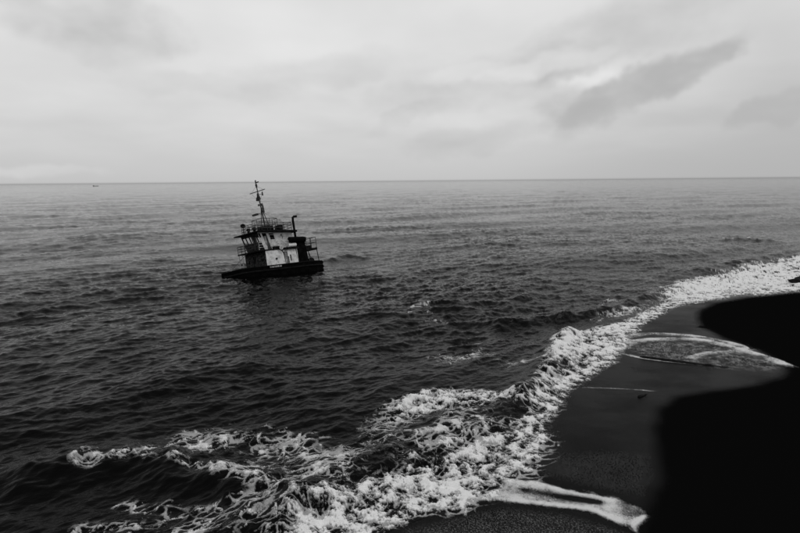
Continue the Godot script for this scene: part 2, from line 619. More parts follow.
# distance from a line, negative on its right-hand side
func side_dist(p: Vector2, line: PackedVector2Array) -> float:
	var best := 1e9
	var side := 1.0
	for k in line.size() - 1:
		var q := Geometry2D.get_closest_point_to_segment(p, line[k], line[k + 1])
		var d := p.distance_squared_to(q)
		if d < best:
			best = d
			side = signf((line[k + 1] - line[k]).cross(p - q) + 1e-9)
	return sqrt(best) * side

func line_cover(lines: Array, x: float, z: float) -> float:
	var best := 0.0
	var p := Vector2(x, z)
	for l in lines:
		if not (l[3] as Rect2).has_point(p):
			continue
		var d: float = side_dist(p, l[0])
		d = d / l[1] if d > 0.0 else -d / l[4]
		best = maxf(best, l[2] * exp(-d * d))
	return best * (1.0 + 0.9 * n_patch.get_noise_2d(x, z)) if best > 0.0 else 0.0

func foam_line(px: Array, wide: float, amount: float, right := -1.0) -> Array:
	var line := smooth_line(grounds(px, true), 5)
	var box := Rect2(line[0], Vector2.ZERO)
	for p in line:
		box = box.expand(p)
	return [line, wide, amount, box.grow(maxf(wide, right) * 2.2), right if right > 0.0 else wide]

func make_foam() -> void:
	var fm := plain(0.66, 0.9, 0.3)
	# bubbles: pinholes in the froth and a fine uneven surface
	var fn := noise(97, 9.0, 4, FastNoiseLite.TYPE_SIMPLEX_SMOOTH, 0.75)
	var bub := noise_image(fn, 512)
	var holes := Image.create(512, 512, false, Image.FORMAT_RGBA8)
	for y in 512:
		for x in 512:
			holes.set_pixel(x, y, Color(1, 1, 1, clampf(0.1 + 1.9 * bub.get_pixel(x, y).r, 0.35, 1.0)))
	fm.albedo_texture = ImageTexture.create_from_image(holes)
	bub.convert(Image.FORMAT_RGBA8)
	bub.bump_map_to_normal_map(5.0)
	fm.normal_enabled = true
	fm.normal_texture = ImageTexture.create_from_image(bub)
	fm.normal_scale = 0.9
	fm.transparency = BaseMaterial3D.TRANSPARENCY_ALPHA
	fm.vertex_color_use_as_albedo = true
	var surf := func(x: float, z: float) -> float:
		var d := field(f_foam, x, z)
		return foam_cover(x, z, d) if d > 0.05 else 0.0
	var m := foam_sheet(-0.66, 0.76, 15.0, 135.0, 1500, 720, surf, 0.05)
	tag(put("surf_foam", m, fm), "white churned surf foam running along the black sand shore", "foam", "", "stuff")

	# tongues of froth left on the wet sand
	var lines := [foam_line([505, 482, 536, 484, 568, 492, 592, 497, 612, 501], 0.22, 0.25),
		foam_line([478, 500, 510, 501, 546, 505, 582, 509, 602, 514, 618, 521], 0.16, 0.4),
		foam_line([644, 517, 634, 525, 636, 531, 642, 540], 0.1, 0.5)]
	var dark := [foam_line([500, 488, 530, 491.5, 560, 497, 585, 500.5, 598, 502], 0.24, 0.8), foam_line([626, 508, 638, 513, 645, 517], 0.3, 0.32)]
	var fan := grounds([480, 500, 497, 500.5, 547, 506.5, 588, 511, 606, 518, 620, 525, 635, 526.5, 645, 522, 651, 516.5, 647, 511.5, 638, 507, 615, 498.5, 592, 495, 570, 490.5, 536, 481, 505, 479], true)
	var fan_edge := fan.duplicate()
	fan_edge.append(fan[0])
	var lobe := func(x: float, z: float) -> float:
		var c := line_cover(lines, x, z)
		var p := Vector2(x, z)
		var d := line_dist(p, fan_edge)
		if not Geometry2D.is_point_in_polygon(p, fan):
			d = -d
		c = maxf(c, 0.0) + smoothstep(-0.12, 0.2, d) * 0.62
		if c < 0.02:
			return 0.0
		var f := n_fine.get_noise_2d(x, z)
		var p2 := n_patch.get_noise_2d(x * 1.5, z * 1.5)
		c -= line_cover(dark, x, z) * (0.7 + 0.9 * f)
		return 0.85 * smoothstep(0.1, 1.0, c + 0.55 * f + 0.3 * p2 + 0.2 * n_speck.get_noise_2d(x, z))
	tag(put("foam_tongue", foam_sheet(0.08, 0.48, 16.0, 26.0, 420, 240, lobe, 0.02), fm), "thick white foam tongue with a rounded tip on the wet sand", "foam", "", "stuff")

	var lines2 := [foam_line([618, 337, 645, 333, 690, 335, 725, 341, 744, 346, 748, 349], 0.8, 0.55, 0.12),
		foam_line([618, 343, 650, 338.5, 700, 339, 742, 349, 768, 356.5, 784, 362], 0.9, 0.62, 0.14),
		foam_line([690, 357, 705, 353, 730, 351, 745, 350], 0.9, 0.4, 0.25),
		foam_line([622, 354, 640, 358, 660, 361, 684, 363.5], 0.14, 0.5, 0.3),
		foam_line([575, 387.5, 620, 389, 655, 391.5], 0.09, 0.3)]
	var froth := grounds([625, 347, 660, 340, 700, 341, 745, 352, 786, 364, 770, 371, 730, 369, 690, 364, 645, 357], true)
	var froth_edge := froth.duplicate()
	froth_edge.append(froth[0])
	var lobe2 := func(x: float, z: float) -> float:
		var c := line_cover(lines2, x, z)
		var p := Vector2(x, z)
		var d := line_dist(p, froth_edge)
		if not Geometry2D.is_point_in_polygon(p, froth):
			d = -d
		var q := smoothstep(-0.6, 0.8, d) * 0.34
		if c < 0.02 and q < 0.02:
			return 0.0
		var f := n_fine.get_noise_2d(x, z)
		var sp := n_speck.get_noise_2d(x, z)
		return maxf(0.85 * smoothstep(0.1, 0.85, c + 0.4 * f * minf(1.0, c * 4.0) + 0.2 * sp * minf(1.0, c * 4.0)), 0.85 * q * smoothstep(-0.15, 0.5, f + 0.5 * sp))
	tag(put("foam_fringe", foam_sheet(0.32, 0.66, 28.0, 56.0, 460, 260, lobe2, 0.02), fm), "thin pale foam fringe of a spent wave around a driftwood log", "foam", "", "stuff")

	# loose bubbles on the sand in front
	var b1 := grounds([395, 560, 402, 528, 440, 520, 500, 506, 560, 512, 605, 524, 632, 533, 640, 560], true)
	var b2 := grounds([530, 474, 548, 452, 600, 448, 655, 452, 660, 478, 650, 500, 620, 497, 570, 486], true)
	var e1 := b1.duplicate()
	e1.append(b1[0])
	var e2 := b2.duplicate()
	e2.append(b2[0])
	var specks := func(x: float, z: float) -> float:
		var p := Vector2(x, z)
		var d1 := line_dist(p, e1) * (1.0 if Geometry2D.is_point_in_polygon(p, b1) else -1.0)
		var d2 := line_dist(p, e2) * (1.0 if Geometry2D.is_point_in_polygon(p, b2) else -1.0)
		var q := maxf(smoothstep(-0.1, 0.6, d1) * 0.12, smoothstep(-0.1, 0.9, d2) * 0.05)
		if q < 0.01:
			return 0.0
		return q * smoothstep(0.0, 0.75, n_speck.get_noise_2d(x, z) * 1.3 + 0.45 * n_fine.get_noise_2d(x, z) + 0.1)
	tag(put("foam_bubbles", foam_sheet(-0.02, 0.48, 14.5, 26.0, 560, 330, specks, 0.006), fm), "fine scattered bubbles drying on black wet sand", "foam", "", "stuff")

# ------------------------------------------------------------------ shapes for the boat
func quad(st: SurfaceTool, a: Vector3, b: Vector3, c: Vector3, d: Vector3) -> void:
	for p in [a, b, c, a, c, d]:
		st.add_vertex(p)

# a block between eight corners: bottom a b c d (seen from above, clockwise), top e f g h
func block(st: SurfaceTool, p: Array) -> void:
	quad(st, p[0], p[3], p[2], p[1])
	quad(st, p[4], p[5], p[6], p[7])
	for k in 4:
		var n := (k + 1) % 4
		quad(st, p[k], p[n], p[4 + n], p[4 + k])

func box(st: SurfaceTool, lo: Vector3, hi: Vector3) -> void:
	block(st, [Vector3(lo.x, lo.y, lo.z), Vector3(hi.x, lo.y, lo.z), Vector3(hi.x, lo.y, hi.z), Vector3(lo.x, lo.y, hi.z),
		Vector3(lo.x, hi.y, lo.z), Vector3(hi.x, hi.y, lo.z), Vector3(hi.x, hi.y, hi.z), Vector3(lo.x, hi.y, hi.z)])

func tube(st: SurfaceTool, path: Array, rad: float, sides := 6, rad2 := -1.0) -> void:
	var rings := []
	for k in path.size():
		var p: Vector3 = path[k]
		var dir: Vector3 = (path[mini(k + 1, path.size() - 1)] - path[maxi(k - 1, 0)]).normalized()
		var side := dir.cross(Vector3.UP if absf(dir.y) < 0.9 else Vector3.RIGHT).normalized()
		var up := side.cross(dir)
		var r := rad if rad2 < 0.0 else lerpf(rad, rad2, float(k) / (path.size() - 1))
		var ring := []
		for s in sides:
			var a := TAU * s / sides
			ring.append(p + (side * cos(a) + up * sin(a)) * r)
		rings.append(ring)
	for k in rings.size() - 1:
		for s in sides:
			var n := (s + 1) % sides
			quad(st, rings[k][s], rings[k + 1][s], rings[k + 1][n], rings[k][n])
	for e in [0, rings.size() - 1]:
		for s in range(1, sides - 1):
			for p in [rings[e][0], rings[e][s], rings[e][s + 1]]:
				st.add_vertex(p)

func st_new() -> SurfaceTool:
	var st := SurfaceTool.new()
	st.begin(Mesh.PRIMITIVE_TRIANGLES)
	st.set_smooth_group(-1)
	return st

func done(st: SurfaceTool, called: String, mat: Material, parent: Node = self) -> MeshInstance3D:
	st.generate_normals()
	return put(called, st.commit(), mat, parent)

# a wall between four corners (bottom a to b, top d to c), with openings [u0, v0, u1, v1] in metres from a
func wall(st: SurfaceTool, a: Vector3, b: Vector3, c: Vector3, d: Vector3, thick: Vector3, holes: Array) -> void:
	var w := a.distance_to(b)
	var h := a.distance_to(d)
	var us := [0.0, w]
	var vs := [0.0, h]
	for o in holes:
		for k in [0, 2]:
			us.append(clampf(o[k], 0, w))
			vs.append(clampf(o[k + 1], 0, h))
	us.sort()
	vs.sort()
	var at := func(u: float, v: float) -> Vector3:
		return a.lerp(b, u / w).lerp(d.lerp(c, u / w), v / h)
	for i in us.size() - 1:
		for j in vs.size() - 1:
			if us[i + 1] - us[i] < 0.001 or vs[j + 1] - vs[j] < 0.001:
				continue
			var um: float = 0.5 * (us[i] + us[i + 1])
			var vm: float = 0.5 * (vs[j] + vs[j + 1])
			var open := false
			for o in holes:
				if um > o[0] and um < o[2] and vm > o[1] and vm < o[3]:
					open = true
			if open:
				continue
			var p0: Vector3 = at.call(us[i], vs[j])
			var p1: Vector3 = at.call(us[i + 1], vs[j])
			var p2: Vector3 = at.call(us[i + 1], vs[j + 1])
			var p3: Vector3 = at.call(us[i], vs[j + 1])
			block(st, [p0, p1, p1 + thick, p0 + thick, p3, p2, p2 + thick, p3 + thick])

func frame_of(st: SurfaceTool, path: Array, wide: float) -> void:
	for k in path.size():
		tube(st, [path[k], path[(k + 1) % path.size()]], wide, 4)

func railing(called: String, path: Array, high: float, rails: int, gap: float, mat: Material, parent: Node, rad := 0.03) -> MeshInstance3D:
	var st := st_new()
	var up := Vector3(0, high, 0)
	for k in path.size() - 1:
		var a: Vector3 = path[k]
		var b: Vector3 = path[k + 1]
		for r in rails:
			var y := up * (float(r + 1) / rails)
			tube(st, [a + y, b + y], rad, 5)
		var n := maxi(1, int(a.distance_to(b) / gap))
		for s in n + (1 if k == path.size() - 2 else 0):
			var p := a.lerp(b, float(s) / n)
			tube(st, [p, p + up], rad, 5)
	return done(st, called, mat, parent)

func ball(st: SurfaceTool, c: Vector3, r: Vector3, seg := 10) -> void:
	for j in seg:
		for i in seg * 2:
			var q := []
			for o in [[0, 0], [1, 0], [1, 1], [0, 1]]:
				var t: float = PI * (j + o[1]) / seg
				var a: float = TAU * (i + o[0]) / (seg * 2)
				q.append(c + Vector3(sin(t) * cos(a), cos(t), sin(t) * sin(a)) * r)
			quad(st, q[0], q[1], q[2], q[3])

func disc_x(st: SurfaceTool, c: Vector3, r: float, d: float, seg := 14) -> void:   # a short drum across z
	tube(st, [c - Vector3(0, 0, d), c + Vector3(0, 0, d)], r, seg)

# ------------------------------------------------------------------ the wrecked tug: x to the bow, y up, z to the side that faces the beach
func make_boat() -> void:
	var b := Node3D.new()
	b.name = "tugboat"
	var yaw := deg_to_rad(42.0)
	var heel := deg_to_rad(11.0)
	var bow := Vector3(-cos(yaw), 0, sin(yaw))
	var side := Vector3(sin(yaw), 0, cos(yaw))
	var up := Vector3.UP * cos(heel) - side * sin(heel)
	var side2 := side * cos(heel) + Vector3.UP * sin(heel)
	b.transform = Transform3D(Basis(bow, up, side2), Vector3(-19.50, 0.14, -77.02)).scaled_local(Vector3.ONE * 1.037)
	add_child(b)
	tag(b, "dark half-sunken tugboat wreck with white wheelhouse leaning over in the sea", "tugboat")
	var black := weathered(71, 0.002, 0.005, 0.35, 0.7, 0.35, 0.95)
	var white := weathered(72, 0.34, 0.6, 0.15, 0.6, 0.3, 0.7)
	var front_mottle := weathered(73, 0.008, 0.09, 0.35, 0.8, 0.6, 0.8)  # front walls only: mottled and much darker than the white side walls
	var dark := weathered(74, 0.003, 0.012, 0.3, 0.7, 0.5, 0.8)
	var rail_dark := plain(0.008, 0.7)
	var rail_pale := weathered(75, 0.12, 0.5, 0.3, 0.5, 0.6, 0.6)

	# hull: ribs from bow to stern, each a curve from sheer to keel
	var st := st_new()
	var xs := [4.75, 4.5, 4.0, 3.2, 2.0, 0.5, -1.5, -4.0, -6.0, -7.4, -8.8, -9.4]
	var ws := [0.25, 0.9, 1.65, 2.4, 2.9, 3.05, 3.1, 3.1, 3.0, 2.75, 2.2, 1.5]
	var tops := [0.12, 0.16, 0.24, 0.34, 0.36, 0.34, 0.32, 0.32, 0.32, 0.28, 0.2, 0.0]
	var ribs := []
	for k in xs.size():
		var rib := []
		for s in [-1, 1]:
			var half := []
			for q in [[1.0, 0.0], [0.98, -0.7], [0.92, -1.4], [0.75, -2.1], [0.3, -2.7]]:
				half.append(Vector3(xs[k] - (0.35 * q[1] * -0.25 if k < 3 else 0.0), tops[k] + q[1], ws[k] * q[0] * s))
			if s < 0:
				rib.append_array(half)
			else:
				half.reverse()
				rib.append_array(half)
		ribs.append(rib)
	for k in ribs.size() - 1:
		for s in ribs[k].size() - 1:
			quad(st, ribs[k][s], ribs[k][s + 1], ribs[k + 1][s + 1], ribs[k + 1][s])
	for e in [0, ribs.size() - 1]:
		for s in range(1, ribs[e].size() - 1):
			for p in [ribs[e][0], ribs[e][s], ribs[e][s + 1]]:
				st.add_vertex(p)
	var hull := done(st, "hull", black, b)
	# rim of the bulwark and rubbing strake
	for s in [-1, 1]:
		st = st_new()
		var path := []
		var path2 := []
		for k in xs.size():
			path.append(Vector3(xs[k], tops[k], ws[k] * s))
			path2.append(Vector3(xs[k], tops[k] - 0.55, ws[k] * s * 0.985))
		tube(st, path, 0.09, 6)
		done(st, "bulwark_rail", dark, hull)
		st = st_new()
		tube(st, path2, 0.13, 6)
		done(st, "rubbing_strake", dark, hull)
	# main deck
	st = st_new()
	for k in xs.size() - 1:
		quad(st, Vector3(xs[k], -0.25, -ws[k] * 0.96), Vector3(xs[k], -0.25, ws[k] * 0.96), Vector3(xs[k + 1], -0.25, ws[k + 1] * 0.96), Vector3(xs[k + 1], -0.25, -ws[k + 1] * 0.96))
	done(st, "main_deck", dark, b)
	# board with the worn name, below the house
	st = st_new()
	box(st, Vector3(-1.9, 0.03, 3.14), Vector3(-0.15, 0.28, 3.18))
	var board := done(st, "name_board", plain(0.05, 0.7), hull)
	st = st_new()
	for k in 9:
		var x := -0.25 - k * 0.185
		box(st, Vector3(x - 0.11, 0.06, 3.182), Vector3(x - 0.075, 0.25, 3.19))
		if k % 3 != 1:
			box(st, Vector3(x - 0.075, [0.2, 0.06, 0.14][k % 3], 3.182), Vector3(x, [0.25, 0.11, 0.18][k % 3], 3.19))
		if k % 2 == 0:
			box(st, Vector3(x - 0.035, 0.06, 3.182), Vector3(x, 0.2, 3.189))
	done(st, "worn_lettering", rail_pale, board).set_meta("kind", "stuff")

	# lower house
	var house := Node3D.new()
	house.name = "deckhouse"
	b.add_child(house)
	st = st_new()
	var zf := 2.9
	wall(st, Vector3(0, -0.25, -zf), Vector3(0, -0.25, zf - 0.003), Vector3(0, 2.3, zf - 0.003), Vector3(0, 2.3, -zf), Vector3(-0.1, 0, 0), [[0.9, 1.2, 1.35, 1.65], [2.2, 0.2, 2.95, 2.1], [4.5, 1.2, 4.95, 1.65]])
	done(st, "front_wall", front_mottle, house)
	# side plate with its rounded after corner, facing the beach
	var outline := [Vector2(0, 0.0), Vector2(0, 2.3), Vector2(-1.75, 2.3)]
	for k in range(1, 7):
		var a := PI / 2 * k / 6.0
		outline.append(Vector2(-1.75 - 0.8 * sin(a), 1.5 + 0.8 * cos(a)))
	outline.append(Vector2(-2.75, 0.0))
	st = st_new()
	var n := outline.size()
	for k in range(1, n - 1):
		for o in [[0.0, 1], [-0.08, -1]]:
			for q in [0, k, k + 1]:
				st.add_vertex(Vector3(outline[q].x, outline[q].y, zf + o[0]))
	for k in n:
		var p: Vector2 = outline[k]
		var q: Vector2 = outline[(k + 1) % n]
		quad(st, Vector3(p.x, p.y, zf), Vector3(q.x, q.y, zf), Vector3(q.x, q.y, zf - 0.08), Vector3(p.x, p.y, zf - 0.08))
	var plate := done(st, "side_plate", white, house)
	st = st_new()
	disc_x(st, Vector3(-1.45, 1.15, zf), 0.15, 0.03)
	var port := done(st, "porthole", dark, plate)
	st = st_new()
	disc_x(st, Vector3(-1.45, 1.15, zf + 0.02), 0.11, 0.02)
	done(st, "porthole_glass", plain(0.004, 0.05), port)
	# aft plate, leaning, with two openings
	st = st_new()
	wall(st, Vector3(-3.15, -0.2, zf), Vector3(-4.65, -0.2, zf), Vector3(-4.4, 2.2, zf), Vector3(-3.15, 2.2, zf), Vector3(0, 0, -0.08), [[0.35, 0.9, 0.6, 1.7], [0.0, 0.2, 0.2, 1.5]])
	done(st, "side_plate", white, house)
	# recessed walls behind, and the far side
	st = st_new()
	box(st, Vector3(-4.6, -0.25, 2.0), Vector3(-0.11, 2.3, 2.08))
	done(st, "inner_wall", white, house)
	st = st_new()
	box(st, Vector3(-4.6, -0.25, -2.9), Vector3(-0.11, 2.3, -2.82))
	done(st, "far_wall", white, house)
	st = st_new()
	box(st, Vector3(-4.7, -0.25, -2.8), Vector3(-4.61, 2.3, 2.85))
	done(st, "aft_wall", white, house)
	for x in [-2.9, -3.05]:
		st = st_new()
		tube(st, [Vector3(x, -0.2, 2.7), Vector3(x, 2.3, 2.7)], 0.05)
		done(st, "stanchion", rail_pale, house)
	st = st_new()
	box(st, Vector3(-2.55, 1.95, 2.82), Vector3(-4.5, 2.2, 2.86))
	done(st, "deck_edge", rail_pale, house)

	# bridge deck
	st = st_new()
	box(st, Vector3(-5.0, 2.3, -3.05), Vector3(0.95, 2.46, 2.97))
	done(st, "bridge_deck", dark, b)
	railing("front_railing", [Vector3(-0.2, 2.46, -2.95), Vector3(0.88, 2.46, -2.95), Vector3(0.88, 2.46, -0.9), Vector3(0.88, 2.46, 1.0), Vector3(0.88, 2.46, 2.85)], 1.0, 3, 0.75, rail_dark, b, 0.035)
	railing("side_railing", [Vector3(0.8, 2.46, 2.9), Vector3(-0.35, 2.46, 2.9)], 0.95, 3, 0.6, rail_pale, b, 0.03)
	railing("side_railing", [Vector3(-1.0, 2.46, 2.9), Vector3(-3.5, 2.46, 2.9)], 0.95, 3, 0.85, rail_pale, b, 0.03)
	for z in [-2.9, -1.9]:
		st = st_new()
		tube(st, [Vector3(0.85, -0.2, z), Vector3(0.85, 2.3, z)], 0.05)
		done(st, "deck_post", rail_pale, b)
	# dark lockers along the deck edge
	st = st_new()
	box(st, Vector3(-1.2, 2.46, 2.3), Vector3(-2.2, 2.85, 2.8))
	done(st, "deck_locker", dark, b)
	st = st_new()
	box(st, Vector3(-2.7, 2.2, 2.98), Vector3(-4.9, 2.5, 3.08))
	done(st, "fender_beam", dark, b)
	var ring := TorusMesh.new()
	ring.inner_radius = 0.13
	ring.outer_radius = 0.27
	ring.rings = 18
	ring.ring_segments = 8
	var buoy := put("lifebuoy", ring, rail_pale, b)
	buoy.basis = Basis(Vector3.RIGHT, PI / 2)
	buoy.position = Vector3(-2.25, 2.5, 3.06)
	st = st_new()
	tube(st, [Vector3(-3.5, 2.74, 2.7), Vector3(-3.62, 2.74, 2.7), Vector3(-4.55, 2.74, 2.7), Vector3(-4.67, 2.74, 2.7)], 0.27, 12)
	done(st, "life_raft_canister", plain(0.6, 0.5), b)

	# wheelhouse
	var wh := Node3D.new()
	wh.name = "wheelhouse"
	b.add_child(wh)
	var zw := 2.4
	st = st_new()
	wall(st, Vector3(-4.5, 2.46, zw), Vector3(-0.25, 2.46, zw), Vector3(0.5, 4.75, zw), Vector3(-4.5, 4.45, zw), Vector3(0, 0, -0.08),
		[[3.25, 0.02, 3.8, 1.93], [3.98, 1.22, 4.22, 1.92], [2.35, 1.15, 2.95, 1.9], [1.25, 1.25, 1.5, 1.75]])
	done(st, "side_wall", white, wh)
	st = st_new()
	wall(st, Vector3(-4.5, 2.46, -zw), Vector3(-0.25, 2.46, -zw), Vector3(0.5, 4.75, -zw), Vector3(-4.5, 4.45, -zw), Vector3(0, 0, 0.08),
		[[3.0, 1.15, 4.1, 1.95], [1.2, 1.15, 2.4, 1.95]])
	done(st, "far_wall", white, wh)
	st = st_new()
	var holes := []
	for k in 5:
		holes.append([0.25 + k * 0.98, 1.15, 1.03 + k * 0.98, 2.05])
	wall(st, Vector3(-0.24, 2.46, -zw + 0.003), Vector3(-0.24, 2.46, zw - 0.003), Vector3(0.51, 4.74, zw - 0.003), Vector3(0.51, 4.74, -zw + 0.003), Vector3(-0.08, 0, 0), holes)
	done(st, "front_wall", front_mottle, wh)
	st = st_new()
	wall(st, Vector3(-4.5, 2.46, -zw), Vector3(-4.5, 2.46, zw), Vector3(-4.5, 4.45, zw), Vector3(-4.5, 4.45, -zw), Vector3(0.08, 0, 0), [[1.0, 1.0, 2.2, 1.8]])
	done(st, "aft_wall", white, wh)
	# frames round the openings that face the beach
	for o in [[-1.02, 3.58, -1.95, 4.33, -1.3], [-2.95, 3.68, -3.27, 4.2, 0.0]]:
		st = st_new()
		frame_of(st, [Vector3(o[0], o[1], zw + 0.02), Vector3(o[2], o[1], zw + 0.02), Vector3(o[2], o[3], zw + 0.02), Vector3(o[0], o[3], zw + 0.02)], 0.03)
		done(st, "window_frame", white, wh)
	st = st_new()      # the door hangs open, inwards
	box(st, Vector3(-0.68, 2.5, 1.75), Vector3(-0.63, 4.25, 2.31))
	done(st, "door", white, wh)
	st = st_new()
	box(st, Vector3(-2.4, 2.46, -1.0), Vector3(-1.2, 3.7, 1.0))
	done(st, "console", white, wh)

	# roof with its visor
	st = st_new()
	var rf := [[1.15, 4.78, 4.9], [0.6, 4.8, 5.0], [-2.0, 4.66, 4.9], [-4.95, 4.44, 4.66]]
	var zr := 3.1
	for k in rf.size() - 1:
		var p: Array = rf[k]
		var q: Array = rf[k + 1]
		block(st, [Vector3(p[0], p[1] - 0.03, -zr), Vector3(p[0], p[1] - 0.03, zr), Vector3(q[0], q[1] - 0.03, zr), Vector3(q[0], q[1] - 0.03, -zr),
			Vector3(p[0], p[2], -zr), Vector3(p[0], p[2], zr), Vector3(q[0], q[2], zr), Vector3(q[0], q[2], -zr)])
	done(st, "roof", dark, b)
	railing("roof_railing", [Vector3(-4.6, 4.7, 2.4), Vector3(-2.2, 4.9, 2.4), Vector3(0.2, 4.98, 2.4), Vector3(0.2, 4.98, -2.4), Vector3(-2.2, 4.9, -2.4), Vector3(-4.6, 4.7, -2.4), Vector3(-4.6, 4.7, 2.4)], 1.1, 3, 0.95, rail_dark, b, 0.035)
	railing("mast_cage", [Vector3(-0.9, 4.95, 1.3), Vector3(-0.9, 4.95, -1.3), Vector3(-3.2, 4.82, -1.3), Vector3(-3.2, 4.82, 1.3), Vector3(-0.9, 4.95, 1.3)], 1.75, 3, 1.1, rail_dark, b, 0.035)
	st = st_new()
	box(st, Vector3(-1.3, 4.85, -0.9), Vector3(-2.9, 5.75, 0.6))
	done(st, "roof_locker", dark, b)
	st = st_new()
	box(st, Vector3(-2.9, 4.8, 0.9), Vector3(-3.6, 5.6, 1.9))
	done(st, "roof_locker", dark, b)
	st = st_new()
	ball(st, Vector3(-0.1, 6.25, -2.5), Vector3(0.34, 0.3, 0.34), 8)
	tube(st, [Vector3(-0.1, 4.95, -2.5), Vector3(-0.1, 6.0, -2.5)], 0.06)
	done(st, "searchlight", dark, b)
	st = st_new()
	tube(st, [Vector3(-0.3, 4.9, -1.5), Vector3(-0.3, 5.5, -1.5)], 0.16, 10)
	ball(st, Vector3(-0.3, 5.55, -1.5), Vector3(0.3, 0.2, 0.3), 6)
	done(st, "ventilator", dark, b)
	st = st_new()
	tube(st, [Vector3(-0.2, 4.9, 0.4), Vector3(-0.2, 5.4, 0.4)], 0.2, 10)
	ball(st, Vector3(-0.2, 5.45, 0.4), Vector3(0.34, 0.22, 0.34), 6)
	done(st, "ventilator", dark, b)

	# mast
	var mast := Node3D.new()
	mast.name = "mast"
	b.add_child(mast)
	var foot := Vector3(-2.1, 4.85, 0.0)
	var head := Vector3(-1.95, 11.7, -0.75)
	st = st_new()
	tube(st, [foot, foot.lerp(head, 0.5), foot.lerp(head, 0.93), head], 0.11, 8, 0.045)
	done(st, "pole", rail_dark, mast)
	for o in [Vector3(-1.2, 4.9, 0.45), Vector3(-2.7, 4.85, 0.5)]:
		st = st_new()
		tube(st, [o, foot.lerp(head, 0.52)], 0.05)
		done(st, "leg", rail_dark, mast)
	for k in 9:
		var p := foot.lerp(head, 0.24 + k * 0.035)
		st = st_new()
		tube(st, [p, p + Vector3(0.1, 0, 0.38 - k * 0.04)], 0.02, 4)
		done(st, "rung", rail_dark, mast)
	var arm := foot.lerp(head, 0.835)
	st = st_new()
	tube(st, [arm + Vector3(0.05, 0.05, -2.1), arm + Vector3(0.05, -0.08, 2.1)], 0.055, 6)
	done(st, "crossarm", rail_dark, mast)
	st = st_new()
	for e in [-1.7, 1.6]:
		tube(st, [head + Vector3(0, -0.35, 0), arm + Vector3(0.05, 0, e)], 0.015, 4)
		tube(st, [arm + Vector3(0.05, 0, e), foot.lerp(head, 0.6)], 0.015, 4)
	done(st, "stay", rail_dark, mast)
	for o in [[0.965, Vector3(0, 0, 0), 0.17, 0.14], [0.93, Vector3(0, 0, 0), 0.13, 0.1], [0.76, Vector3(0, 0, -0.1), 0.2, 0.25], [0.69, Vector3(0, 0, -0.35), 0.3, 0.22], [0.70, Vector3(0, 0, 0.15), 0.16, 0.2], [0.76, Vector3(0, 0, 1.15), 0.11, 0.24], [0.50, Vector3(0, 0, 0.5), 0.15, 0.3], [0.56, Vector3(0, 0, 0.35), 0.2, 0.16], [0.57, Vector3(0, 0, -0.45), 0.14, 0.12], [0.44, Vector3(0, 0, 0.55), 0.12, 0.3]]:
		st = st_new()
		var p: Vector3 = foot.lerp(head, o[0]) + o[1]
		tube(st, [p - Vector3(0, o[3], 0), p - Vector3(0, o[3] * 0.4, 0), p + Vector3(0, o[3] * 0.4, 0), p + Vector3(0, o[3], 0)], o[2], 8, o[2] * 0.7)
		tube(st, [p, foot.lerp(head, o[0])], 0.03, 4)
		done(st, "mast_lamp", rail_dark, mast)
	st = st_new()
	var rp := foot.lerp(head, 0.40) + Vector3(0.2, 0.0, -1.5)
	box(st, rp + Vector3(-0.14, -0.12, -0.75), rp + Vector3(0.14, 0.12, 0.55))
	tube(st, [rp, rp + Vector3(0, 0, 1.4)], 0.04, 4)
	done(st, "radar_scanner", rail_dark, mast)
	st = st_new()
	box(st, head + Vector3(-0.05, 0.0, -0.1), head + Vector3(0.05, 0.42, 0.08))
	box(st, head + Vector3(-0.06, 0.0, 0.0), head + Vector3(0.06, 0.12, 0.75))
	done(st, "masthead_light", rail_dark, mast)
	st = st_new()
	tube(st, [foot.lerp(head, 0.42), Vector3(-4.5, 5.8, 1.2)], 0.014, 4)
	done(st, "stay", rail_dark, mast)

	# exhaust pipe with its hooked top
	st = st_new()
	tube(st, [Vector3(-5.55, 3.4, 1.5), Vector3(-5.5, 6.15, 1.5), Vector3(-5.53, 6.5, 1.5), Vector3(-5.72, 6.66, 1.5), Vector3(-6.15, 6.68, 1.5)], 0.16, 10)
	done(st, "exhaust_pipe", dark, b)
	# funnel casing and the rounded hood on top of it
	st = st_new()
	block(st, [Vector3(-4.75, -0.2, 0.8), Vector3(-4.75, -0.2, 2.95), Vector3(-6.3, -0.2, 2.95), Vector3(-6.3, -0.2, 0.8), Vector3(-4.9, 3.3, 0.9), Vector3(-4.9, 3.3, 2.9), Vector3(-6.0, 3.3, 2.9), Vector3(-6.0, 3.3, 0.9)])
	var fun := done(st, "funnel", black, b)
	st = st_new()
	tube(st, [Vector3(-3.7, 3.45, 2.85), Vector3(-3.72, 3.45, 2.85), Vector3(-5.9, 3.36, 2.85), Vector3(-6.1, 3.3, 2.85)], 0.38, 12)
	done(st, "hood", black, fun)
	# after platform under a light frame
	st = st_new()
	box(st, Vector3(-7.9, 1.8, 0.2), Vector3(-6.0, 2.1, 2.85))
	var plat := done(st, "after_platform", dark, b)
	railing("platform_railing", [Vector3(-6.0, 2.1, 2.8), Vector3(-7.85, 2.1, 2.8), Vector3(-7.85, 2.1, 0.3)], 1.4, 2, 0.9, rail_dark, plat, 0.04)
	st = st_new()
	box(st, Vector3(-7.3, 2.1, 1.2), Vector3(-6.3, 2.5, 2.4))
	done(st, "winch_box", dark, plat)
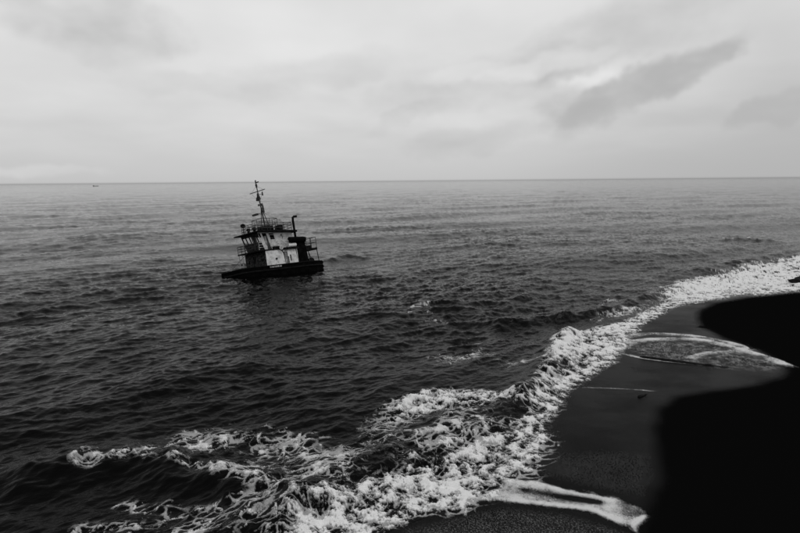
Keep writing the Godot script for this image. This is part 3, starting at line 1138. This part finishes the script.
	for p in [[Vector3(-6.55, -0.2, 2.7), Vector3(-6.5, 1.8, 2.7)], [Vector3(-6.75, -0.2, 0.5), Vector3(-6.75, 1.8, 0.5)], [Vector3(-8.35, 0.15, 2.2), Vector3(-7.85, 2.2, 2.7)], [Vector3(-8.35, 0.15, 0.6), Vector3(-7.85, 2.1, 0.4)]]:
		st = st_new()
		tube(st, p, 0.055)
		done(st, "platform_leg", rail_dark, plat)
	st = st_new()
	for s in [-1, 1]:
		tube(st, [Vector3(-7.3, -0.25, 1.1 + s * 0.25), Vector3(-7.3, 0.55, 1.1 + s * 0.25)], 0.14, 8)
	tube(st, [Vector3(-7.3, 0.35, 0.6), Vector3(-7.3, 0.35, 1.6)], 0.08, 6)
	done(st, "towing_bitt", dark, b)
	st = st_new()
	tube(st, [Vector3(-6.9, 0.35, 1.3), Vector3(-6.9, 0.35, 2.5)], 0.34, 12)
	tube(st, [Vector3(-6.9, 0.35, 1.22), Vector3(-6.9, 0.35, 1.3)], 0.48, 12)
	tube(st, [Vector3(-6.9, 0.35, 2.5), Vector3(-6.9, 0.35, 2.58)], 0.48, 12)
	done(st, "towing_winch", dark, b)
	for o in [[-7.9, 1.9, 0.42], [-8.3, 1.2, 0.35]]:
		var coil := TorusMesh.new()
		coil.inner_radius = o[2] * 0.45
		coil.outer_radius = o[2]
		coil.rings = 16
		coil.ring_segments = 8
		var c := put("rope_coil", coil, dark, b)
		c.position = Vector3(o[0], 0.1, o[1])
		c.scale = Vector3(1, 1.8, 1)
	st = st_new()
	tube(st, [Vector3(0.88, 3.46, 2.85), Vector3(2.2, 2.0, 1.6), Vector3(3.6, 0.55, 0.6), Vector3(4.4, 0.25, 0.1)], 0.025, 5)
	done(st, "loose_rope", rail_dark, b)

# ------------------------------------------------------------------ driftwood and the ship on the horizon
func log_mesh(length: float, thick: float, seed_: int) -> ArrayMesh:
	rng.seed = seed_
	var st := st_new()
	st.set_smooth_group(0)
	var sides := 9
	var rings := []
	var count := 22
	for k in count + 1:
		var t := float(k) / count
		var r := thick * (1.0 - 0.55 * t) * (1.0 if k > 0 and k < count else 0.55)
		var c := Vector3((t - 0.5) * length, thick * 0.45 + sin(t * 5.0) * thick * 0.25, sin(t * 3.1 + 0.4) * length * 0.02)
		var ring := []
		for s in sides:
			var a := TAU * s / sides
			ring.append(c + Vector3(0, cos(a), sin(a)) * r * rng.randf_range(0.85, 1.12))
		rings.append(ring)
	for k in count:
		for s in sides:
			var n := (s + 1) % sides
			quad(st, rings[k][s], rings[k][n], rings[k + 1][n], rings[k + 1][s])
	for e in [0, count]:
		for s in range(1, sides - 1):
			for p in [rings[e][0], rings[e][s], rings[e][s + 1]]:
				st.add_vertex(p)
	# stub of a branch
	st.set_smooth_group(-1)
	tube(st, [Vector3(length * 0.22, thick * 0.4, 0), Vector3(length * 0.27, thick * 1.2, thick * 1.2), Vector3(length * 0.3, thick * 1.5, thick * 2.2)], thick * 0.3, 6, thick * 0.12)
	st.generate_normals()
	return st.commit()

func driftwood(a: Vector2, bpt: Vector2, thick: float, seed_: int, label: String) -> void:
	var mid := (a + bpt) * 0.5
	var o := put("driftwood_log", log_mesh(a.distance_to(bpt), thick, seed_), weathered(80 + seed_, 0.004, 0.02, 0.3, 0.7, 0.8, 0.9))
	o.position = Vector3(mid.x, sand_h(mid.x, mid.y) - thick * 0.25, mid.y)
	var ha := sand_h(a.x, a.y)
	var hb := sand_h(bpt.x, bpt.y)
	o.basis = Basis(Vector3.UP, -(bpt - a).angle()) * Basis(Vector3.BACK, atan2(hb - ha, a.distance_to(bpt)))
	tag(o, label, "driftwood", "driftwood on the sand")

func make_small_things() -> void:
	driftwood(on_sand(640, 357.5), on_sand(731, 368), 0.13, 1, "long dark driftwood log lying along the foam fringe")
	driftwood(on_sand(638.5, 397.5), on_sand(646.5, 394.5), 0.09, 2, "short dark driftwood stick alone on the wet sand")
	# a low dark rock that breaks the white water at the edge of the bay
	var st := st_new()
	st.set_smooth_group(0)
	var rock := ground(803, 282.5)
	var rn := noise(91, 1.1, 3)
	for j in 14:
		for i in 28:
			var q := []
			for c in [[0, 0], [1, 0], [1, 1], [0, 1]]:
				var t: float = PI * (j + c[1]) / 14
				var a: float = TAU * ((i + c[0]) % 28) / 28
				var d := Vector3(sin(t) * cos(a), cos(t), sin(t) * sin(a))
				q.append(d * Vector3(1.3, 0.5, 0.9) * (1.0 + 0.45 * rn.get_noise_3dv(d * 1.6)))
			quad(st, q[0], q[1], q[2], q[3])
	var r := done(st, "rock", plain(0.006, 0.5, 0.2))
	r.position = Vector3(rock.x, 0.1, rock.y)
	tag(r, "low dark rock awash in the wide white surf", "rock")
	# ship far out
	var d := ray(95.3, 184.0)
	var far := Vector2(d.x, d.z).normalized() * 3600.0
	var ship := Node3D.new()
	ship.name = "distant_ship"
	ship.position = Vector3(far.x, 0, far.y)
	ship.rotation.y = 0.28
	add_child(ship)
	tag(ship, "tiny low dark ship far out on the horizon", "ship")
	var grey_paint := plain(0.09, 0.8)
	st = st_new()
	block(st, [Vector3(-13, -1, -3), Vector3(14, -1, -2), Vector3(14, -1, 2), Vector3(-13, -1, 3), Vector3(-14.5, 2.2, -3.5), Vector3(16, 2.6, -1), Vector3(16, 2.6, 1), Vector3(-14.5, 2.2, 3.5)])
	done(st, "hull", grey_paint, ship)
	st = st_new()
	box(st, Vector3(-12, 2.2, -2.5), Vector3(-7, 4.4, 2.5))
	done(st, "deckhouse", grey_paint, ship)
	st = st_new()
	tube(st, [Vector3(6, 2.3, 0), Vector3(6, 6, 0)], 0.15)
	done(st, "mast", grey_paint, ship)
